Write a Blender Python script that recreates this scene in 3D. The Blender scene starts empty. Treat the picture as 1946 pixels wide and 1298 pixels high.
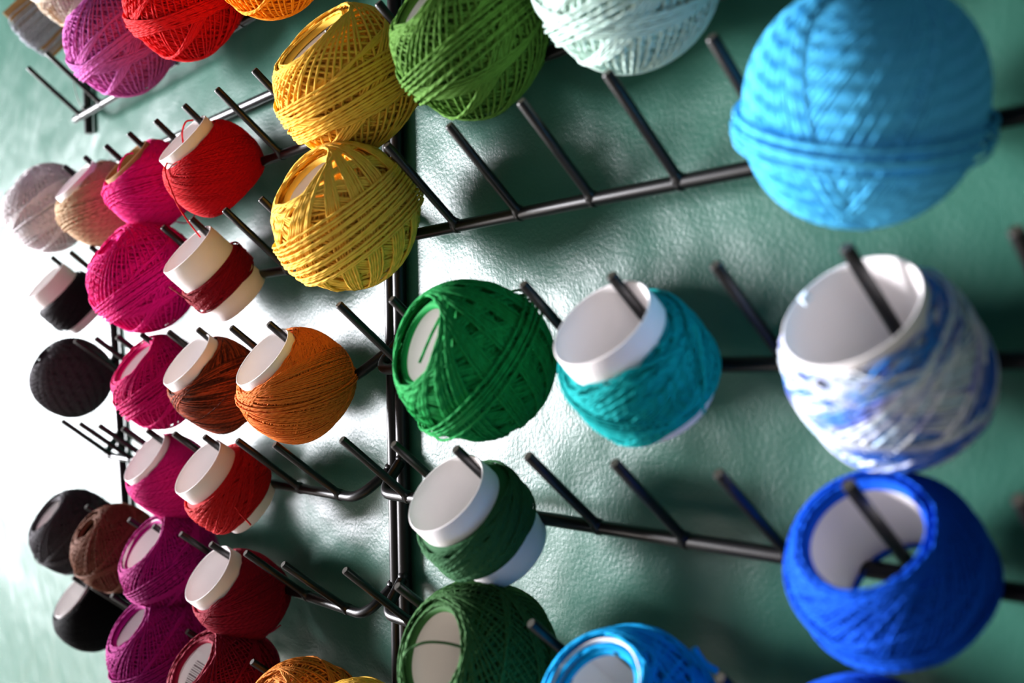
import bpy, math
import numpy as np
from mathutils import Matrix, Vector

# ------------------------------------------------------------------ camera, world, light
SC = 0.04                      # one rack unit (peg spacing) = 4 cm
Z0 = 1.45                      # height of the middle rail of the near rack above the floor
scene = bpy.context.scene
COL = scene.collection
F_PX = 1847.93
CAM = np.array([9.1629, -6.4376, 0.2524])
RIGHT = np.array([0.6614, 0.7491, -0.0382]); DOWN = np.array([-0.0241, -0.0296, -0.9993]); FWD = np.array([-0.7497, 0.6618, -0.0015])


def W(p):                      # rack units -> metres
    return Vector((p[0] * SC, p[1] * SC, p[2] * SC + Z0))


def at(u, v, d):               # a point of the place seen in direction (u, v) at distance d (rack units)
    return CAM + d * (FWD + RIGHT * (u - 973) / F_PX + DOWN * (v - 649) / F_PX)


cd = bpy.data.cameras.new('camera'); cam = bpy.data.objects.new('camera', cd); COL.objects.link(cam)
cd.sensor_fit = 'HORIZONTAL'; cd.sensor_width = 36.0; cd.lens = F_PX / 1946 * 36.0
cd.clip_start = 0.01; cd.clip_end = 50
m = Matrix([[RIGHT[i], -DOWN[i], -FWD[i], 0] for i in range(3)] + [[0, 0, 0, 1]])
q = m.to_quaternion(); cam.rotation_mode = 'QUATERNION'; cam.rotation_quaternion = q; cam.location = W(CAM)
cd.dof.use_dof = True; cd.dof.focus_distance = 11.3 * SC
cd.dof.aperture_fstop = (cd.lens / 1000.0) / (0.115 * SC)
cd.dof.aperture_blades = 0
scene.camera = cam

world = bpy.data.worlds.new('world'); scene.world = world; world.use_nodes = True
bg = world.node_tree.nodes['Background']
bg.inputs[0].default_value = (0.90, 0.94, 1.0, 1); bg.inputs[1].default_value = 0.07


def area(name, loc, target, sx, sy, power, col=(1, 1, 1)):
    l = bpy.data.lights.new(name, 'AREA'); l.shape = 'RECTANGLE'; l.size = sx; l.size_y = sy; l.energy = power; l.color = col
    o = bpy.data.objects.new(name, l); COL.objects.link(o); o.location = loc
    o.rotation_euler = (Vector(target) - Vector(loc)).to_track_quat('-Z', 'Y').to_euler()
    return o


WALL_X = -4.50                 # inner face of the left wall
WINS = [dict(y0=-2.02, y1=-0.75, z0=Z0 - 0.62, z1=Z0 + 0.55, p=48), dict(y0=-3.90, y1=-2.08, z0=Z0 - 0.85, z1=Z0 + 0.62, p=1000)]
for _w in WINS:                # daylight coming in through the two windows of the left wall
    area('window_daylight', (WALL_X - 0.10, (_w['y0'] + _w['y1']) / 2, (_w['z0'] + _w['z1']) / 2),
         (0, (_w['y0'] + _w['y1']) / 2, (_w['z0'] + _w['z1']) / 2), _w['y1'] - _w['y0'], _w['z1'] - _w['z0'], _w['p'], (0.955, 0.945, 1.0))

scene.view_settings.view_transform = 'Standard'; scene.view_settings.look = 'None'
scene.view_settings.exposure = 0.56; scene.view_settings.gamma = 1.0; scene.view_settings.use_curve_mapping = False
scene.cycles.use_denoising = True
scene.cycles.max_bounces = 8
RNG = np.random.default_rng(7)


# ------------------------------------------------------------------ materials
def lin(c):
    c = np.array(c, float) / 255.0
    return tuple(np.where(c <= 0.04045, c / 12.92, ((c + 0.055) / 1.055) ** 2.4))


def mat(name, col, rough=0.5, spec=0.5, metal=0.0, coat=0.0):
    mt = bpy.data.materials.new(name); mt.use_nodes = True
    b = mt.node_tree.nodes['Principled BSDF']
    b.inputs['Base Color'].default_value = (*col[:3], 1); b.inputs['Roughness'].default_value = rough
    b.inputs['Specular IOR Level'].default_value = spec; b.inputs['Metallic'].default_value = metal
    b.inputs['Coat Weight'].default_value = coat
    return mt


def nd(mt, t, **kw):
    n = mt.node_tree.nodes.new(t)
    for k, v in kw.items():
        setattr(n, k, v)
    return n


def thread_mat(name, rgb, rgbs=None, dye=(1.0, 1.0), rough=0.75, sheen=0.0, spec=0.12):
    """cotton thread: twisted plies along the strand (u), tiny fibre variation; optional variegated dye along the thread"""
    c = lin(rgb); mt = mat(name, c, rough, spec); L = mt.node_tree.links.new
    b = mt.node_tree.nodes['Principled BSDF']
    b.inputs['Sheen Weight'].default_value = sheen; b.inputs['Sheen Roughness'].default_value = 0.5
    uv = nd(mt, 'ShaderNodeUVMap'); uv.uv_map = 'strand'
    sep = nd(mt, 'ShaderNodeSeparateXYZ'); L(uv.outputs[0], sep.inputs[0])
    mul = nd(mt, 'ShaderNodeMath', operation='MULTIPLY'); L(sep.outputs[0], mul.inputs[0]); mul.inputs[1].default_value = 2 * math.pi / 5.0
    mv = nd(mt, 'ShaderNodeMath', operation='MULTIPLY_ADD'); L(sep.outputs[1], mv.inputs[0]); mv.inputs[1].default_value = 4 * math.pi; L(mul.outputs[0], mv.inputs[2])
    sn = nd(mt, 'ShaderNodeMath', operation='SINE'); L(mv.outputs[0], sn.inputs[0])
    bp = nd(mt, 'ShaderNodeBump'); bp.inputs['Strength'].default_value = 0.55; bp.inputs['Distance'].default_value = 0.00025
    L(sn.outputs[0], bp.inputs['Height']); L(bp.outputs[0], b.inputs['Normal'])
    if rgbs:
        nz = nd(mt, 'ShaderNodeTexNoise', noise_dimensions='2D'); nz.inputs['Scale'].default_value = 1.0; nz.inputs['Detail'].default_value = 1.0
        uv2 = nd(mt, 'ShaderNodeUVMap'); uv2.uv_map = 'dye'
        vm = nd(mt, 'ShaderNodeVectorMath', operation='MULTIPLY'); vm.inputs[1].default_value = (dye[0], dye[1], 1)
        L(uv2.outputs[0], vm.inputs[0]); L(vm.outputs[0], nz.inputs['Vector'])
        rp = nd(mt, 'ShaderNodeValToRGB'); L(nz.outputs[0], rp.inputs[0])
        e = rp.color_ramp.elements
        while len(e) < len(rgbs): e.new(0.5)
        for i, cc in enumerate(rgbs):
            e[i].position = 0.30 + 0.40 * i / (len(rgbs) - 1); e[i].color = (*lin(cc), 1)
        L(rp.outputs[0], b.inputs['Base Color'])
    return mt


M_RACK = mat('black_enamel', (0.0035, 0.003, 0.0035), 0.34, 0.38)
M_TIP = mat('black_enamel_tip', (0.045, 0.040, 0.030), 0.45, 0.5)
M_CORE = mat('white_card', lin((249, 243, 242)), 0.8, 0.2)
M_CORE_G = mat('grey_card', lin((214, 206, 198)), 0.85, 0.2)
M_CORE_B = mat('brown_card', lin((176, 138, 92)), 0.85, 0.2)
M_PAPER = mat('label_paper', lin((246, 242, 240)), 0.6, 0.3)
M_INK = mat('label_ink', lin((120, 105, 105)), 0.7, 0.2)


def paper_grain(mt, scale=900, strength=0.15):
    L = mt.node_tree.links.new; b = mt.node_tree.nodes['Principled BSDF']
    tc = nd(mt, 'ShaderNodeTexCoord'); n = nd(mt, 'ShaderNodeTexNoise'); n.inputs['Scale'].default_value = scale; n.inputs['Detail'].default_value = 4
    bp = nd(mt, 'ShaderNodeBump'); bp.inputs['Strength'].default_value = strength; bp.inputs['Distance'].default_value = 0.0004
    L(tc.outputs['Object'], n.inputs['Vector']); L(n.outputs[0], bp.inputs['Height']); L(bp.outputs[0], b.inputs['Normal'])


for _m in (M_CORE, M_CORE_G, M_CORE_B): paper_grain(_m)

M_WALL = mat('green_wall_paint', lin((46, 95, 80)), 0.33, 0.25)
if True:
    L = M_WALL.node_tree.links.new; b = M_WALL.node_tree.nodes['Principled BSDF']
    tc = nd(M_WALL, 'ShaderNodeTexCoord')
    n1 = nd(M_WALL, 'ShaderNodeTexNoise'); n1.inputs['Scale'].default_value = 560; n1.inputs['Detail'].default_value = 3; n1.inputs['Roughness'].default_value = 0.55
    n2 = nd(M_WALL, 'ShaderNodeTexNoise'); n2.inputs['Scale'].default_value = 16; n2.inputs['Detail'].default_value = 2
    L(tc.outputs['Object'], n1.inputs['Vector']); L(tc.outputs['Object'], n2.inputs['Vector'])
    b1 = nd(M_WALL, 'ShaderNodeBump'); b1.inputs['Strength'].default_value = 0.2; b1.inputs['Distance'].default_value = 0.0008
    b2 = nd(M_WALL, 'ShaderNodeBump'); b2.inputs['Strength'].default_value = 0.30; b2.inputs['Distance'].default_value = 0.012
    L(n2.outputs[0], b2.inputs['Height']); L(n1.outputs[0], b1.inputs['Height']); L(b2.outputs[0], b1.inputs['Normal']); L(b1.outputs[0], b.inputs['Normal'])
M_WHITE = mat('white_wall_paint', lin((225, 225, 220)), 0.6, 0.4)
M_FRAME = mat('window_frame_paint', lin((235, 235, 232)), 0.4, 0.5)
M_FLOOR = mat('floor_boards', lin((120, 92, 66)), 0.5, 0.4)
if True:
    L = M_FLOOR.node_tree.links.new; b = M_FLOOR.node_tree.nodes['Principled BSDF']
    tc = nd(M_FLOOR, 'ShaderNodeTexCoord'); br = nd(M_FLOOR, 'ShaderNodeTexBrick'); br.inputs['Scale'].default_value = 2.0
    br.inputs['Color1'].default_value = (*lin((196, 186, 174)), 1); br.inputs['Color2'].default_value = (*lin((182, 172, 160)), 1); br.inputs['Mortar'].default_value = (*lin((110, 102, 92)), 1)
    br.inputs['Mortar Size'].default_value = 0.005; br.inputs['Brick Width'].default_value = 2.0; br.inputs['Row Height'].default_value = 0.25
    L(tc.outputs['Object'], br.inputs['Vector']); L(br.outputs[0], b.inputs['Base Color'])


# ------------------------------------------------------------------ mesh helpers
class MB:
    """collects quads / polygons (numpy blocks, rack units unless scale is given) into ONE mesh"""
    def __init__(s):
        s.v = []; s.f = []; s.n = 0; s.uv = []; s.dye = []; s.mi = []

    def add(s, V, F, uv=None, dye=None, mi=0):
        V = np.asarray(V, float).reshape(-1, 3); F = np.asarray(F, np.int64)
        s.v.append(V); s.f.append(F + s.n); s.n += len(V)
        s.uv.append(np.zeros(F.shape + (2,)) if uv is None else uv)
        s.dye.append(np.zeros(F.shape + (2,)) if dye is None else dye)
        s.mi.append(np.full(len(F), mi))

    def build(s, name, mats, parent=None, smooth=True, world=False):
        V = np.concatenate(s.v) * SC
        if world: V[:, 2] += Z0
        me = bpy.data.meshes.new(name); me.vertices.add(len(V)); me.vertices.foreach_set('co', V.ravel())
        sizes = np.concatenate([np.full(len(f), f.shape[1]) for f in s.f]); flat = np.concatenate([f.ravel() for f in s.f])
        me.loops.add(len(flat)); me.loops.foreach_set('vertex_index', flat.astype(np.int32))
        me.polygons.add(len(sizes)); st = np.concatenate([[0], np.cumsum(sizes)[:-1]])
        me.polygons.foreach_set('loop_start', st.astype(np.int32))
        me.polygons.foreach_set('material_index', np.concatenate(s.mi).astype(np.int32))
        me.polygons.foreach_set('use_smooth', np.full(len(sizes), smooth))
        me.update(calc_edges=True)
        for nm, arr in (('strand', s.uv), ('dye', s.dye)):
            ul = me.uv_layers.new(name=nm); ul.data.foreach_set('uv', np.concatenate([a.reshape(-1, 2) for a in arr]).ravel().astype(np.float32))
        me.validate()
        for mm in (mats if isinstance(mats, (list, tuple)) else [mats]): me.materials.append(mm)
        o = bpy.data.objects.new(name, me); COL.objects.link(o)
        if parent is not None: o.parent = parent
        return o


def tubes(mb, P, rho, closed=True, sides=5, Nrm=None, mi=0, cap=True, dye0=0.0):
    """P: (N, S, 3) polylines; rho scalar or (S,) radii"""
    P = np.asarray(P, float)
    if P.ndim == 2: P = P[None]
    N, S, _ = P.shape
    if closed:
        T = np.roll(P, -1, 1) - np.roll(P, 1, 1)
    else:
        T = np.empty_like(P); T[:, 1:-1] = P[:, 2:] - P[:, :-2]; T[:, 0] = P[:, 1] - P[:, 0]; T[:, -1] = P[:, -1] - P[:, -2]
    T /= np.linalg.norm(T, axis=2, keepdims=True) + 1e-12
    if Nrm is None:
        ref = np.zeros_like(P); g = np.array([0.31, 0.2, 0.93]); ref[:] = g
        bad = np.abs((T * g).sum(2)) > 0.93; ref[bad] = np.array([0.9, -0.4, 0.1])
        Nrm = ref
        if not closed:        # parallel transport, so tight bends do not twist
            Nn = np.empty_like(P); n0 = ref[:, 0] - (ref[:, 0] * T[:, 0]).sum(1, keepdims=True) * T[:, 0]; Nn[:, 0] = n0
            for i in range(1, S):
                n0 = n0 - (n0 * T[:, i]).sum(1, keepdims=True) * T[:, i]; n0 = n0 / (np.linalg.norm(n0, axis=1, keepdims=True) + 1e-12); Nn[:, i] = n0
            Nrm = Nn
    Nn = Nrm - (Nrm * T).sum(2, keepdims=True) * T; Nn /= np.linalg.norm(Nn, axis=2, keepdims=True) + 1e-12
    B = np.cross(T, Nn)
    al = np.arange(sides) * 2 * np.pi / sides
    r = np.broadcast_to(np.asarray(rho, float), (S,))[None, :, None, None]
    V = P[:, :, None, :] + r * (np.cos(al)[None, None, :, None] * Nn[:, :, None, :] + np.sin(al)[None, None, :, None] * B[:, :, None, :])
    M = S if closed else S - 1
    n = np.arange(N)[:, None, None] * S * sides; i = np.arange(M)[None, :, None]; k = np.arange(sides)[None, None, :]
    i2 = (i + 1) % S; k2 = (k + 1) % sides
    F = np.stack([n + i * sides + k, n + i2 * sides + k, n + i2 * sides + k2, n + i * sides + k2], -1).reshape(-1, 4)[:, ::-1]
    seg = np.linalg.norm(np.diff(np.concatenate([P, P[:, :1]], 1), axis=1), axis=2)
    s0 = np.concatenate([np.zeros((N, 1)), np.cumsum(seg, 1)], 1)
    rm = float(np.mean(r)) * 2
    u0 = np.broadcast_to(s0[:, :M, None], (N, M, sides)); u1 = np.broadcast_to(s0[:, 1:M + 1, None], (N, M, sides))
    kk = np.broadcast_to(k, (N, M, sides)).astype(float)
    uv = np.stack([np.stack([u0 / rm, kk / sides], -1), np.stack([u1 / rm, kk / sides], -1), np.stack([u1 / rm, (kk + 1) / sides], -1), np.stack([u0 / rm, (kk + 1) / sides], -1)], -2).reshape(-1, 4, 2)[:, ::-1]
    nn = np.broadcast_to(np.arange(N)[:, None, None] * 0.37 + dye0, (N, M, sides))
    dye = np.stack([np.stack([u, nn], -1) for u in (u0, u1, u1, u0)], -2).reshape(-1, 4, 2)[:, ::-1]
    mb.add(V, F, uv, dye, mi)
    if not closed and cap:
        for j in range(N):
            mb.add(V[j, 0], [list(range(sides))[::-1]][0:1], mi=mi)
            mb.add(V[j, -1], [list(range(sides))], mi=mi)


def lathe(mb, prof, seg=56, mi=0, closed=False, wob=0.0, ph=0.0):
    prof = np.asarray(prof, float); K = len(prof); a = np.arange(seg) * 2 * np.pi / seg
    rr = 1 + wob * np.cos(2 * (a - ph))
    V = np.stack([prof[:, 0][:, None] * (np.cos(a) * rr)[None], prof[:, 0][:, None] * (np.sin(a) * rr)[None], np.repeat(prof[:, 1][:, None], seg, 1)], -1)
    KK = K if closed else K - 1
    i = np.arange(KK)[:, None]; k = np.arange(seg)[None]; i2 = (i + 1) % K; k2 = (k + 1) % seg
    F = np.stack([i * seg + k, i * seg + k2, i2 * seg + k2, i2 * seg + k], -1).reshape(-1, 4)
    mb.add(V, F, mi=mi)


def box(mb, lo, hi, mi=0):
    x0, y0, z0 = lo; x1, y1, z1 = hi
    V = [(x0, y0, z0), (x1, y0, z0), (x1, y1, z0), (x0, y1, z0), (x0, y0, z1), (x1, y0, z1), (x1, y1, z1), (x0, y1, z1)]
    mb.add(V, [(0, 3, 2, 1), (4, 5, 6, 7), (0, 1, 5, 4), (1, 2, 6, 5), (2, 3, 7, 6), (3, 0, 4, 7)], mi=mi)


def empty(name, p, rot=None):
    o = bpy.data.objects.new(name, None); COL.objects.link(o); o.empty_display_size = 0.02
    o.location = W(p)
    if rot is not None: o.rotation_euler = rot.to_euler()
    return o


def tag(o, label, cat, group=None):
    o['label'] = label; o['category'] = cat
    if group: o['group'] = group


def struct(o):
    o['kind'] = 'structure'; return o


def smooth_path(pts, n=24):
    """Catmull-Rom through the points"""
    p = np.asarray(pts, float); p = np.concatenate([[2 * p[0] - p[1]], p, [2 * p[-1] - p[-2]]]); out = []
    K = len(p) - 3
    for s in np.linspace(0, K - 1e-6, n):
        i = int(s); t = s - i; a, b, c, d = p[i:i + 4]
        out.append(0.5 * (2 * b + (c - a) * t + (2 * a - 5 * b + 4 * c - d) * t * t + (3 * b - a - 3 * c + d) * t ** 3))
    return np.array(out)


# ------------------------------------------------------------------ the setting
YW = 0.50                      # wall surface (rack units)
mb = MB(); box(mb, (WALL_X / SC - 8, YW, -Z0 / SC), (90, YW + 3, 28)); struct(mb.build('wall_back', M_WALL, smooth=False, world=True))
xw = WALL_X / SC; zf = -Z0 / SC; fr = 1.2; mb = MB()
ys = [-150]
for w in WINS[::-1]: ys += [w['y0'] / SC, w['y1'] / SC]
ys += [YW]
for a_, b_ in zip(ys[0::2], ys[1::2]): box(mb, (xw - 4, a_, zf), (xw, b_, 28))
for w in WINS:
    box(mb, (xw - 4, w['y0'] / SC, zf), (xw, w['y1'] / SC, (w['z0'] - Z0) / SC)); box(mb, (xw - 4, w['y0'] / SC, (w['z1'] - Z0) / SC), (xw, w['y1'] / SC, 28))
struct(mb.build('wall_left', M_WHITE, smooth=False, world=True))
for k_, w in enumerate(WINS):
    y0, y1 = w['y0'] / SC, w['y1'] / SC; z0, z1 = (w['z0'] - Z0) / SC, (w['z1'] - Z0) / SC; mb = MB()
    for lo, hi in (((xw - 2, y0, z0), (xw + .3, y0 + fr, z1)), ((xw - 2, y1 - fr, z0), (xw + .3, y1, z1)), ((xw - 2, y0 + fr, z0), (xw + .3, y1 - fr, z0 + fr)), ((xw - 2, y0 + fr, z1 - fr), (xw + .3, y1 - fr, z1))):
        box(mb, lo, hi)
    struct(mb.build('window_%d' % (k_ + 1), M_FRAME, smooth=False, world=True))
mb = MB(); box(mb, (WALL_X / SC - 8, -150, zf - 2), (90, YW + 3, zf)); struct(mb.build('floor', M_FLOOR, smooth=False, world=True))

# ------------------------------------------------------------------ the racks
R_RAIL, R_PEG, R_POST = 0.066, 0.047, 0.085
D_R, D_L = 1.4765, 1.4732
RL = np.array([[1.0, -0.0072, -0.0011], [0.0072, 0.9997, -0.0245], [0.0013, 0.0245, 0.9997]])
OL = np.array([-1.5431, 0.0021, -0.1448])
PEG_R = np.array([0, -0.8557, 0.7609]); PEG_L = np.array([-0.0364, -0.8546, 0.7704]); PEG_U = np.array([0, -0.955, 0.815])
DZ = {('R', 1): (.024, .0089, .0227, .0633), ('R', 2): (-.0153, .0051, -.0153, .015), ('R', 3): (-.0117, .0051, -.0115, -.0207), ('R', 4): (.003, -.0002, .0007, -.0576),
      ('L', 1): (.0262, .0051, .0126, .0152), ('L', 2): (-.017, -.0013, .0193, .01), ('L', 3): (-.0214, .0011, -.0214, .0012), ('L', 4): (-.0144, .0004, -.0151, -.0238),
      ('L', 5): (0, .0011, -.0185, -.0066), ('L', 6): (.0266, -.0006, .0266, .004)}
SP_U = 1.16


def rail_pt(rk, row, i):
    dz, sl, pz, dx = DZ.get((rk, row), (0, 0, 0, 0))
    if rk == 'R': return np.array([i + dx, 0, -(row - 2) * D_R + dz + sl * (i - 3)])
    if rk == 'L': return RL @ np.array([i + dx, 0, -(row - 3) * D_L + dz + sl * (i + 4)]) + OL
    return np.array([-10.64 + SP_U * i, 0, 4.97 - .006 * i + 1.72 * (1 - row)])


def peg_vec(rk, row):
    pz = DZ.get((rk, row), (0, 0, 0, 0))[2]
    if rk == 'R': return PEG_R + np.array([0, 0, pz])
    if rk == 'L': return RL @ (PEG_L + np.array([0, 0, pz]))
    return PEG_U


def post_pt(rk, side, z):
    """axis of a post at height z"""
    if rk == 'R': return np.array([(-.618 if side == 0 else 8.62) - .034 * (.9 - z), .40, z])
    if rk == 'L': return np.array([-10.62 + .078 * (2.4 - z), .40, z]) if side == 0 else np.array([-.798 - .034 * (.9 - z), .40, z])
    return np.array([-11.47, .40, z]) if side == 0 else np.array([-.55, .40, z])


def make_rack(rk, rows, idx, ztop, zbot, label, topbar=None):
    root = empty('thread_rack', post_pt(rk, 0, zbot)); tag(root, label, 'thread rack', 'black wall racks for thread'); root0 = np.array(post_pt(rk, 0, zbot))
    for s in (0, 1):
        mb = MB(); tubes(mb, [post_pt(rk, s, z) - root0 for z in np.linspace(zbot, ztop, 8)], R_POST, closed=False, sides=16); mb.build('post', M_RACK, root)
    for row in rows:
        a, bq = rail_pt(rk, row, idx[0]), rail_pt(rk, row, idx[-1])
        d = (bq - a) / np.linalg.norm(bq - a)
        ext = {'R': (.56, .56), 'L': (.42, .40), 'U': (.52, .45)}[rk]
        A = a - d * ext[0]; B = bq + d * ext[1]
        JA = post_pt(rk, 0, A[2] + .32) + np.array([.03, -.06, 0]); JB = post_pt(rk, 1, B[2] + .32) + np.array([-.03, -.06, 0])
        def bend(E, J, din):    # rounded corner from the straight rail into the arm that reaches the post
            v = J - E; out = []
            for t in np.linspace(0, 1, 7):
                p0, p1, p2 = E + din * .20, E, E + v * (.20 / np.linalg.norm(v)) * 1.2
                out.append((1 - t) ** 2 * p0 + 2 * t * (1 - t) * p1 + t * t * p2)
            return out
        path = [JA] + bend(A, JA, d)[::-1] + list(np.linspace(A + d * .3, B - d * .3, 24)) + bend(B, JB, -d) + [JB]
        mb = MB(); tubes(mb, np.array(path) - root0, R_RAIL, closed=False, sides=14)
        for J in (JA, JB):      # weld beads
            mb2 = np.array([J + np.array([0, .02, .02]), J + np.array([0, .03, .05]), J + np.array([0, .05, .09])]) - root0
            tubes(mb, mb2, [.075, .08, .05], closed=False, sides=10)
        rail = mb.build('rail', M_RACK, root)
        pv = peg_vec(rk, row)
        for i in idx:
            b0 = rail_pt(rk, row, i) - root0; u = pv / np.linalg.norm(pv)
            jig = RNG.normal(0, .006, 3); tip = b0 + pv + jig
            mb = MB()
            prof = np.array([b0 - u * .02, b0 + u * .045, b0 + u * .075, b0 + u * .11, b0 + pv * .5 + jig * .5, tip - u * .012, tip])
            tubes(mb, prof, [R_PEG * 1.5, R_PEG * 1.5, R_PEG * 1.15, R_PEG, R_PEG, R_PEG, R_PEG * .8], closed=False, sides=12, cap=False)
            V = mb.v[-1].reshape(-1, 12, 3)[-1]; mb.add(V, [list(range(12))], mi=1)
            ring = [b0 + d * w for w in (-.03, -.022, .022, .03)]
            tubes(mb, ring, [R_RAIL * .98, R_RAIL * 1.14, R_RAIL * 1.14, R_RAIL * .98], closed=False, sides=14)
            mb.build('peg', [M_RACK, M_TIP], rail)
    if topbar is not None:
        A, B = post_pt(rk, 0, topbar), post_pt(rk, 1, topbar)
        mb = MB(); tubes(mb, np.linspace(A + [0, -.11, 0], B + [0, -.11, 0], 12) - root0, R_RAIL * 1.05, closed=False, sides=14); mb.build('top_bar', M_RACK, root)
    return root


make_rack('R', range(0, 6), list(range(0, 9)), 4.9, -5.6, 'black metal thread rack on the right half of the wall, with green and blue yarn')
make_rack('L', range(1, 7), list(range(-8, 1)), 4.15, -5.6, 'black metal thread rack left of the double posts, with red and black yarn', topbar=3.90)
make_rack('U', range(0, 2), list(range(0, 9)), 9.0, 4.82, 'black metal thread rack ending at top left, below the violet yarn ball')


# ------------------------------------------------------------------ yarn
def sup(a, b, n):
    return lambda z: a * np.maximum(1e-6, 1 - np.abs(z / b) ** n) ** (1 / n)


def bulge(rc, a, zc, hz, n=2.2, mth=.7):
    return lambda z: rc + (a - rc) * np.maximum(1e-6, 1 - np.abs((z - zc) / hz) ** n) ** mth


def loops(th, phi, lift, zoff, zc, hz, smax, rf, S, dip=0.0):
    """closed windings: tilted rings laid on a surface of revolution. th, phi, lift, zoff: (N,)"""
    tau = np.arange(S)[None] * 2 * np.pi / S
    th = th[:, None]; sl = np.sin(th) * np.sin(tau)
    ph = phi[:, None] + np.arctan2(np.cos(th) * np.sin(tau), np.cos(tau))
    z = zc + hz * np.clip(sl / smax, -1, 1) + zoff[:, None]
    z = np.clip(z, zc - hz, zc + hz)
    e = 1e-3; r = rf(z); dr = (rf(np.clip(z + e, zc - hz, zc + hz)) - rf(np.clip(z - e, zc - hz, zc + hz))) / (2 * e)
    nl = np.sqrt(1 + dr * dr); nr, nz = 1 / nl, -dr / nl
    lf = lift[:, None]
    P = np.stack([(r + lf * nr) * np.cos(ph), (r + lf * nr) * np.sin(ph), z + lf * nz], -1)
    Nn = np.stack([nr * np.cos(ph), nr * np.sin(ph), nz], -1)
    return P, Nn


def wind(mb, lays, zc, hz, smax, rf, rho, S, sides, amax, rng):
    """lays: (tilt deg, groups, threads per group, spacing in diameters, lift in diameters, tilt jitter, phase deg, zoff)"""
    for li, (th, ng, k, sp, lift, tj, ph0, zo) in enumerate(lays):
        t = math.radians(th); TH, PH, LF, ZF = [], [], [], []
        for g in range(ng):
            pg = math.radians(ph0) + 2 * np.pi * g / ng + rng.normal(0, .12 * 6.28 / max(ng, 1)); tg = t + math.radians(rng.normal(0, tj)); zg = zo + rng.normal(0, .008)
            for j in range(k):
                PH.append(pg + (j - k / 2) * sp * 2 * rho / (amax * max(.25, math.sin(t))) + rng.normal(0, .004))
                TH.append(np.clip(tg + rng.normal(0, .006), 0.02, math.asin(min(1, smax)) + .0)); LF.append((lift + 1.2 * g / ng + rng.normal(0, .12)) * 2 * rho); ZF.append(zg)
        P, Nn = loops(np.array(TH), np.array(PH), np.array(LF), np.array(ZF), zc, hz, smax, rf, S)
        tubes(mb, P, rho, True, sides, Nn, dye0=li * 13.1 + rng.random() * 50)


def band(mb, n, th, ph, z0, spread, zc, hz, smax, rf, rho, S, sides, lift, rng):
    """n strands laid side by side round the belly"""
    k = np.arange(n); zoff = z0 + (k - (n - 1) / 2) * spread + rng.normal(0, spread * .25, n)
    P, Nn = loops(np.full(n, math.radians(th)) + rng.normal(0, .012, n), np.full(n, math.radians(ph)) + rng.normal(0, .03, n), np.full(n, lift) + rng.uniform(0, 1.6, n) * rho, zoff, zc, hz, smax, rf, S)
    tubes(mb, P, rho, True, sides, Nn, dye0=rng.random() * 50)


RC, RI = 0.442, 0.404           # core tube radii


def core(root, hl, mt, taper=0.0, ro=RC, ri=RI, wob=.02, ph=0.3, notch=False):
    """rolled card tube with rounded rims"""
    def rr(z): return 1 + taper * z / hl
    w = (ro - ri); zs = np.linspace(-hl, hl, 9); prof = []
    prof += [(ro * rr(z) - (w * .25 if abs(z) > hl - 1e-6 else 0), z * (1 - .0)) for z in zs]
    prof += [((ro - w * .5) * rr(hl), hl + w * .28)]
    prof += [((ri * rr(z)) + (w * .25 if abs(z) > hl - 1e-6 else 0), z) for z in zs[::-1]]
    prof += [((ro - w * .5) * rr(-hl), -hl - w * .28)]
    mb = MB(); lathe(mb, prof, 64, closed=True, wob=wob, ph=ph); return mb.build('core', mt, root)


MATS = {}


def tmat(nm, rgb, rgbs=None, **kw):
    if nm not in MATS: MATS[nm] = thread_mat(nm + '_thread', rgb, rgbs, **kw)
    return MATS[nm]


THINGS = {}


def place(name, rk, row, i, t, h, spin=0.0, dax=(0, 0, 0)):
    b = rail_pt(rk, row, i); pv = peg_vec(rk, row); ax = pv / np.linalg.norm(pv)
    n = np.cross([1, 0, 0], ax); n = n / np.linalg.norm(n); n = n if n[2] < 0 else -n
    c = b + pv * t + n * h
    z = ax + np.asarray(dax, float); z = z / np.linalg.norm(z); x = np.array([1.0, 0, 0]); x = x - z * (x @ z); x = x / np.linalg.norm(x); y = np.cross(z, x)
    m = Matrix([[x[k], y[k], z[k]] for k in range(3)])
    o = empty(name, c, m); return o, c, m


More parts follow.
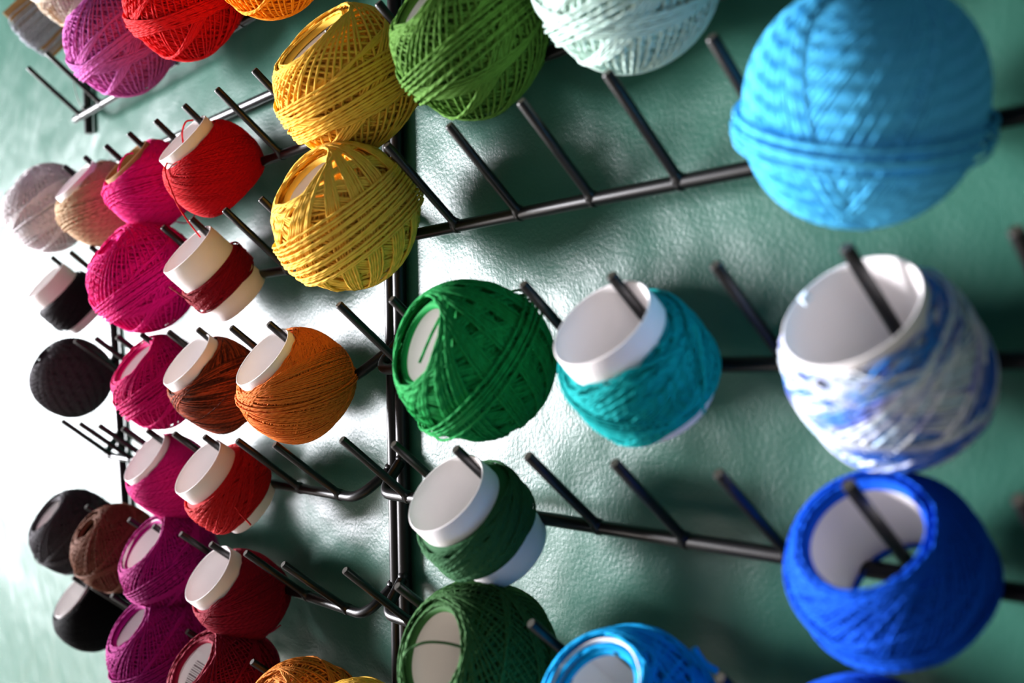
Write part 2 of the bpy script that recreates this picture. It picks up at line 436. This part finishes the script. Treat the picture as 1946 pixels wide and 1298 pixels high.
def ball(key, peg, t, h, a, b, rgb, label, group='balls of thread on the racks', rho=.017, n=2.25, lays=None, bands=(), spin=0.0, style='A', cmat=None, rgbs=None, hl=.50, S=64, sides=5, rot=None, dax=(0, 0, 0), rm=.36, cored=True, seed=None, tk=None, zc=0.0, front=None):
    rng = np.random.default_rng(sum(ord(q) * (j + 3) for j, q in enumerate(key)) if seed is None else seed)
    root, c, m = place('yarn_ball', *peg, t, h, dax=dax); tag(root, label, 'yarn ball', group)
    vd = (CAM - c) @ np.array(m)[:3, :3]; spin = spin + math.degrees(math.atan2(vd[1], vd[0])) + 33    # strands laid last face the room
    if cored: core(root, hl, cmat or M_CORE, ph=rng.random() * 3)
    mt = tmat(tk or key, rgb, rgbs)
    a -= 4 * rho; b -= 3 * rho; rf = sup(a, b, n); hz = b * (1 - (rm / a) ** n) ** (1 / n); smax = math.sin(math.radians(66))
    mb = MB(); d = 2 * rho
    zz = np.linspace(-hz, hz, 26); lathe(mb, [(rm * .93, -hz + .06)] + [(rf(z) - rho * .6, z) for z in zz] + [(rm * .93, hz - .06)], 56)
    if lays is None:
        if style == 'A':
            lays = [(64, int(.55 / rho), 1, 1, 0, .6, 200 + spin, 0), (30, int(.9 / rho), 1, 1, .8, .4, 237 + spin, 0), (58, int(.62 / rho), 1, 1, 2.0, .4, 57 + spin, 0), (24, 3, 6, 1.0, 3.2, 2.5, 237 + spin, 0)]
        else:
            lays = [(30, int(.6 / rho), 1, 1, 0, .6, 237 + spin, 0), (50, int(.7 / rho), 1, 1, .6, .5, 200 + spin, 0), (63, int(.20 / rho), 6, 1.0, 2.0, .6, 57 + spin, 0)]
    wind(mb, lays, 0, hz, smax, rf, rho, S, sides, a, rng)
    wd = mb.build('thread_winding', mt, root)
    for bd in bands:
        mb = MB(); band(mb, *bd, 0, hz, smax, rf, rho, S, sides, 4.1 * d, rng); mb.build('wrap_band', mt, root)
    THINGS[key] = (root, c, m, mt); return root


def spool(key, peg, t, h, rgb, label, a, z1, z2, group='part-used spools of thread on the racks', rho=.0125, lays=None, bands=(), rgbs=None, hl=.50, cmat=None, S=60, sides=5, dax=(0, 0, 0), pw=(2.2, .7), seed=None, tk=None, taper=0.0, dye=(1.0, 1.0), smd=30, ro=RC, ri=RI, name='thread_spool'):
    rng = np.random.default_rng(sum(ord(q) * (j + 3) for j, q in enumerate(key)) if seed is None else seed)
    root, c, m = place(name, *peg, t, h, dax=dax); tag(root, label, 'thread spool', group)
    core(root, hl, cmat or M_CORE, ph=rng.random() * 3, taper=taper, ro=ro, ri=ri)
    mt = tmat(tk or key, rgb, rgbs, dye=dye)
    zc, hz = (z1 + z2) / 2, (z2 - z1) / 2; rf = bulge(ro + .004, a, zc, hz, *pw); smax = math.sin(math.radians(smd))
    mb = MB(); zz = np.linspace(z1, z2, 24); lathe(mb, [(rf(z) - rho * .3, z) for z in zz], 56)
    wind(mb, lays or [(22, int(.5 / rho), 1, 1, .1, 1, 100, 0), (28, int(1.35 / rho), 1, 1, .9, .5, 237, 0), (25, 1, 3, 1.05, 2.2, 2, 150, 0)], zc, hz, smax, rf, rho, S, sides, a, rng)
    mb.build('thread_winding', mt, root)
    for bd in bands:
        mb = MB(); band(mb, *bd, zc, hz, smax, rf, rho, S, sides, 2.6 * rho * 2, rng); mb.build('wrap_band', mt, root)
    THINGS[key] = (root, c, m, mt); return root


def tail(key, pts, rel, rho=.011, n=26, mt=None):
    """a loose end of the thing's own thread; rel = how far in front of (-) or behind (+) the thing's centre it hangs"""
    root, c, m, mt0 = THINGS[key]; dc = float((c - CAM) @ FWD)
    if np.isscalar(rel): rel = [rel] * len(pts)
    P = smooth_path([at(u, v, dc + d) for (u, v), d in zip(pts, rel)], n)
    P = (P - c) @ np.array(m)[:3, :3]
    mb = MB(); tubes(mb, P, rho, closed=False, sides=7); return mb.build('loose_end', mt or mt0, root)


def core_label(key, a0, a1, z0, z1, bars):
    """printed paper label pasted inside the core; bars: (angle0, angle1, z0, z1) in degrees / rack units"""
    root = THINGS[key][0]
    def patch(mb, A0, A1, Z0_, Z1_, r, mi):
        aa = np.radians(np.linspace(A0, A1, max(3, int((A1 - A0) / 4) + 2))); K = len(aa)
        V = [(r * math.cos(t), r * math.sin(t), z) for z in (Z0_, Z1_) for t in aa] + [((r + .004) * math.cos(t), (r + .004) * math.sin(t), z) for z in (Z0_, Z1_) for t in aa]
        F = [(k + 1, k, K + k, K + k + 1) for k in range(K - 1)] + [(2 * K + k, 2 * K + k + 1, 3 * K + k + 1, 3 * K + k) for k in range(K - 1)]
        mb.add(V, F, mi=mi)
    mb = MB(); patch(mb, a0, a1, z0, z1, RI - .012, 0)
    for (p, q_, u, v) in bars: patch(mb, p, q_, u, v, RI - .018, 1)
    mb.build('core_label', [M_PAPER, M_INK], root)


def winder(key, peg, t, h, rgb, label):
    """kraft card with thread wrapped round its middle"""
    b = rail_pt(*peg); pv = peg_vec(*peg[:2]); z = pv / np.linalg.norm(pv)
    w = np.array([.40, .60, .69]); w = w - z * (w @ z); w /= np.linalg.norm(w); n = np.cross(w, z)   # card: length z, width w, face n
    if n @ (CAM - b) < 0: w = -w; n = -n
    root = empty('thread_winder', b + pv * t + n * .17 + w * h, Matrix([[w[k], np.cross(z, w)[k], z[k]] for k in range(3)])); tag(root, label, 'thread winder')
    c = b + pv * t + n * .17 + w * h; m = Matrix([[w[k], np.cross(z, w)[k], z[k]] for k in range(3)])
    mb = MB(); x, y, l = .40, .075, .56; ch = .02; prof = []
    for sx, sy, a0 in ((1, 1, 0), (-1, 1, 90), (-1, -1, 180), (1, -1, 270)):
        for q_ in (0, 45, 90): prof.append((sx * (x - ch) + ch * math.cos(math.radians(a0 + q_)), sy * (y - ch) + ch * math.sin(math.radians(a0 + q_))))
    K = len(prof); V = [(px, py, zz) for zz in (-l, l) for px, py in prof]
    mb.add(V, [(k, (k + 1) % K, K + (k + 1) % K, K + k) for k in range(K)]); mb.add(V, [list(range(K))[::-1], [K + k for k in range(K)]])
    mb.build('card', M_CORE_B, root, smooth=False)
    rng = np.random.default_rng(5); P = []
    for k in range(70):
        z0 = rng.uniform(-.30, .26); tl = rng.normal(0, .10); g = .02 + .10 * rng.random() * (1 - abs(z0) / .4); a = np.arange(40) * 2 * np.pi / 40
        xx = (x + .03 + g) * np.sign(np.cos(a)) * np.abs(np.cos(a)) ** .55; yy = (y + .05 + g) * np.sign(np.sin(a)) * np.abs(np.sin(a)) ** .75
        P.append(np.stack([xx, yy, z0 + tl * np.sin(a + .4)], -1))
    mt = tmat(key, rgb); mb = MB(); tubes(mb, np.array(P), .013); mb.build('thread_winding', mt, root)
    THINGS[key] = (root, c, m, mt)


# ------------------------------------------------------------------ everything hung on the racks
# ---- upper rack
ball('violet', ('U',1,4), .61, .40, .84, .76, (212,106,186), 'violet yarn ball with a tight belly strap, left of the bright red ball', rm=.15, cored=False, rho=0.0134, bands=[(9, 8, 200, -.05, .016)])
ball('scarlet', ('U',1,6), .59, .44, .77, .72, (226,20,28), 'bright red yarn ball with diagonal strands, in the top row between violet and orange', rm=.15, cored=False, rho=0.0126, bands=[(6,20,150,-.1,.03)])
ball('orangeu', ('U',1,8), .52, .42, .76, .70, (248,150,26), 'orange yarn ball cut off by the top edge, right of the bright red ball', rm=.15, cored=False, rho=0.0126)
ball('cream', ('U',0,2), .50, .46, .72, .70, (238,226,206), 'cream and beige yarn ball at top left, above the violet ball', rm=.15, cored=False, rho=0.0118, rgbs=[(240,232,216),(236,226,208),(196,160,120)])
# ---- middle rack
ball('white', ('L',1,-8), .64, .42, .77, .70, (236,230,232), 'pale grey-white yarn ball at far left of the rack', rm=.15, cored=False, rho=0.0126, bands=[(10,14,200,-.12,.03)])
spool('beige', ('L',1,-6), .45, .41, (200,168,132), 'beige thread spool with a white core, next to the pale ball', .68, -.54, .40, bands=[(8,22,190,-.1,.03)])
spool('pinkbrown', ('L',1,-4), .37, .36, (232,16,128), 'hot pink thread spool on a brown card core', .64, -.52, .44, cmat=M_CORE_B, bands=[(7,25,190,-.05,.03)])
spool('red', ('L',1,-2), .34, .37, (204,10,26), 'bright red thread spool with a white rim, right of the pink spool', .645, -.5, .36, rho=0.0084)
spool('blackcore', ('L',2,-8), .41, .40, (34,30,34), 'white core with a narrow wrap of black thread, below the pale grey-white ball', .53, -.36, .22, rho=0.0076, lays=[(16,40,3,1,.2,5,0,0),(26,20,3,1,1,6,40,0)], smd=40, pw=(4,.5))
ball('pink', ('L',2,-4), .55, .41, .81, .74, (234,14,128), 'large hot pink yarn ball on the second row of the left rack', rm=.2, cored=False, rho=0.0118, bands=[(12,18,210,-.12,.024)])
spool('dredcore', ('L',2,-2), .37, .37, (132,8,28), 'white core with a slanting wrap of dark red thread, left of the lower yellow ball', .50, -.24, .12, rho=0.0084, lays=[(20,16,5,1,.2,4,0,0),(30,8,5,1,1,5,60,0)], smd=40, pw=(4,.5))
ball('black', ('L',3,-8), .46, .37, .70, .66, (74,70,74), 'black yarn ball on the third row, below the black wrapped core', rm=.2, cored=False, style='B', rho=0.0084)
ball('cerise', ('L',3,-4), .41, .40, .68, .64, (206,8,104), 'cerise yarn ball in ribbon-like strands, left of the mottled brown spool', rho=0.0118, rm=.38, bands=[(8,24,215,-.05,.03)])
spool('brown', ('L',3,-2), .45, .42, (120,52,30), 'mottled brown and rust thread spool with a white core', .585, -.54, .37, rgbs=[(60,28,18),(96,44,26),(180,78,44),(70,32,20)], rho=0.0092)
spool('orange', ('L',3,0), .40, .37, (230,120,44), 'orange thread spool with a white core, next to the double posts', .67, -.56, .41, rho=0.0097, bands=[(3,24,160,.0,.02)])
spool('magenta', ('L',4,-4), .37, .34, (206,24,120), 'magenta thread spool with a white core, below the cerise ball', .58, -.52, .41, rho=0.0092)
spool('redcore', ('L',4,-2), .40, .37, (186,26,30), 'white core loosely wrapped in brick red thread, right of the magenta spool', .57, -.34, .26, rho=0.0101, lays=[(30,30,2,1,.2,5,0,0),(42,18,4,1,1,5,30,0)], smd=55, pw=(3,.6))
ball('blacklow', ('L',5,-8), .62, .38, .73, .69, (72,68,72), 'black yarn ball with an open core, left of the dark brown ball', rho=0.0092)
ball('dbrown', ('L',5,-6), .56, .38, .69, .66, (116,74,54), 'dark brown yarn ball, right of the lower black ball', rm=.2, cored=False, rho=0.0101)
ball('plum', ('L',5,-4), .54, .30, .71, .64, (156,12,110), 'plum yarn ball with an open white core, right of the dark brown ball', rho=0.0109, rm=.42, bands=[(7,30,210,-.1,.03)])
spool('wine', ('L',5,-2), .37, .35, (140,16,42), 'wine red thread spool with a white core, right of the open plum ball', .565, -.56, .31, rho=0.0092)
spool('blackwhite', ('L',6,-8), .40, .26, (14,13,15), 'plain black thread spool with a white-rimmed core, at the bottom left', .70, -.55, .47, rho=0.0076)
ball('plumlow', ('L',6,-4), .74, .32, .765, .72, (160,16,118), 'purple yarn ball on the lowest visible row, below the open plum ball', rho=0.0101, rm=.34, bands=[(14,24,190,-.1,.024)])
ball('winelow', ('L',6,-2), .64, .36, .74, .68, (134,14,44), 'wine red yarn ball with a barcode label inside its core, at the bottom edge', rho=0.0109)
ball('amber', ('L',6,0), .62, .30, .68, .64, (214,128,44), 'amber brown yarn ball at the bottom edge, left of the posts', rm=.2, cored=False, rho=0.0126, bands=[(7,25,150,.05,.03)])
# ---- near rack
ball('yellowtop', ('R',0,0), .52, .24, .79, .72, (255,197,74), 'upper yellow yarn ball, resting above the other yellow ball', rho=0.0151, rm=.42, bands=[(12,18,190,-.1,.032)])
ball('olive', ('R',0,2), .45, .18, .72, .70, (84,128,48), 'olive green yarn ball in the top row, right of yellow', rho=0.0134, dax=(-.1,0,-.15), bands=[(7,20,200,-.05,.04)])
ball('mint', ('R',0,4), .44, .20, .70, .70, (208,234,222), 'pale mint yarn ball cut off by the top edge', rm=.15, cored=False, rho=0.0126, bands=[(6,16,200,-.1,.03)])
ball('yellow', ('R',1,0), .58, .36, .775, .70, (255,201,82), 'lower yellow yarn ball, directly under the other yellow ball', style='B', rho=0.0151, dax=(0,0,-.12), rm=.34, bands=[(16,16,200,-.05,.030)])
ball('sky', ('R',1,6), .50, .38, .73, .73, (84,194,246), 'large sky blue yarn ball at upper right', style='B', rho=0.0126, dax=(.4,.27,.12), rm=.12, cored=False, lays=[(40, 70, 1, 1, 0, .5, 237, 0), (64.5, 150, 1, 1, .8, .1, 97, 0)], bands=[(8,10,200,-.12,.026)])
ball('emerald', ('R',2,2), .47, .34, .73, .70, (20,140,66), 'emerald green yarn ball, right of the double posts', style='B', rho=0.0134, dax=(-.15,-.12,-.36), rm=.38, bands=[(5,24,200,-.05,.04)])
spool('teal', ('R',2,4), .42, .36, (0,156,156), 'white core wrapped in teal thread, right of the emerald ball', .535, -.37, .27, rho=0.0109, lays=[(8,36,1,1,.1,2,100,0),(15,80,1,1,.8,2.5,237,0),(12,7,5,1,2,5,150,0)], smd=17, pw=(3,.5))
spool('varieg', ('R',2,6), .32, .28, (150,190,230), 'white core wrapped in mottled white and blue thread, at far right', .545, -.54, .39, rho=0.0126, rgbs=[(60,110,205),(238,242,248),(190,222,244),(240,244,250),(120,130,215),(60,140,225)], pw=(2.6,.6), smd=17, lays=[(8, int(.4/.0126), 1, 1, .1, 2, 100, 0), (15, int(1.2/.0126), 1, 1, .8, 2.5, 237, 0), (13, 5, 5, 1, 2, 3, 150, 0)], taper=.05, dye=(.55, .30))
spool('dgreencore', ('R',3,2), .42, .38, (44,92,54), 'white core with a slanting wrap of dark green thread, above the forest green ball', .53, -.22, .28, rho=0.0101, lays=[(18,18,5,1,.2,5,0,0),(27,9,6,1,1,5,60,0)], smd=38, pw=(4,.5))
ball('royal', ('R',3,6), .36, .17, .62, .55, (8,88,218), 'royal blue yarn ball with a wide open core, at lower right', rho=0.0084, rm=.40, hl=.38, bands=[(6,16,200,-.2,.02)])
ball('forest', ('R',4,2), .50, .33, .75, .68, (54,98,48), 'forest green yarn ball with an open grey core, at the bottom beside the posts', rho=0.0101, dax=(-.05,0,-.35), rm=.42, cmat=M_CORE_G)
ball('azure', ('R',4,4), .60, .38, .65, .62, (0,160,222), 'azure yarn ball with a printed white label in its core, at the bottom edge', rho=0.0185)
ball('royallow', ('R',4,6), .60, .30, .68, .62, (10,80,205), 'royal blue yarn ball barely in view at the bottom right edge', rho=0.0101)
ball('yellowlow', ('R',5,0), .72, .30, .66, .62, (255,196,76), 'yellow yarn ball barely in view at the bottom edge, left of the posts', rho=0.0126)

# ---- loose ends and labels
tail('red', [(367,228),(353,232),(346,252),(348,272)], -.3, .012)
tail('red', [(334,300),(319,308),(314,325),(322,352),(337,388),(357,420),(381,451)], [-.35,-.45,-.45,-.5,-.5,-.4,-.3], .012)
tail('pinkbrown', [(253,291),(240,294),(229,310),(224,332),(222,352)], -.35, .014)
tail('pinkbrown', [(373,398),(367,414),(352,424),(334,421)], .1, .010)
tail('dredcore', [(322,545),(340,558),(364,574)], [-.35,-.4,-.45], .011)
tail('brown', [(363,801),(385,794),(410,775),(434,750)], -.66, .009)
tail('winelow', [(488,1213),(505,1206),(520,1198),(533,1188)], -.1, .011)
tail('redcore', [(446,962),(458,978),(468,988),(477,998)], -.6, .012)
tail('emerald', [(874,591),(850,603),(845,626),(854,645)], -.42, .014)
tail('emerald', [(836,604),(818,640),(797,690)], -.42, .014)
tail('teal', [(1318,618),(1330,655),(1338,715),(1337,784)], [-.5,-.52,-.45,-.3], .014)
tail('forest', [(768,1298),(763,1268),(772,1240),(803,1222),(846,1222),(888,1233)], [-.3,-.4,-.5,-.55,-.6,-.65], .013)
tail('azure', [(1318,1232),(1338,1260),(1362,1276)], -.25, .03)
tail('black', [(170,768),(176,790),(179,815),(174,834)], -.3, .005)
tail('varieg', [(1524,574),(1530,568),(1536,560)], -.15, .035)
winder('card', ('U',0,0), .40, -.38, (176,180,190), 'kraft card wound with grey thread at the top left corner')
tail('card', [(134,118),(138,140),(142,168),(151,196),(164,216)], -.15, .008, mt=tmat('white', (226,218,222)))
core_label('yellowtop', 150, 262, -.1, .46, [(172,174,.0,.3),(177,178,.0,.3),(180,183,.0,.3),(186,187,.0,.3),(190,193,.0,.3),(196,198,.0,.3),(201,202,.0,.3),(215,245,.05,.10),(215,240,.16,.20)])
core_label('winelow', 150, 265, -.1, .47, [(a, a + w, .05, .36) for a, w in ((168,2),(173,1),(177,3),(183,1),(187,2),(192,1),(196,3),(202,1),(206,2),(211,1),(215,3),(221,1),(225,2))])
core_label('azure', 140, 275, -.1, .48, [(a + k, a + k + w, .12, .26) for a in (172, 190, 208) for k, w in ((0, 2), (3.5, 3), (8, 2))] + [(a, a + 6, .34, .36) for a in (170, 182, 194, 206, 218)])
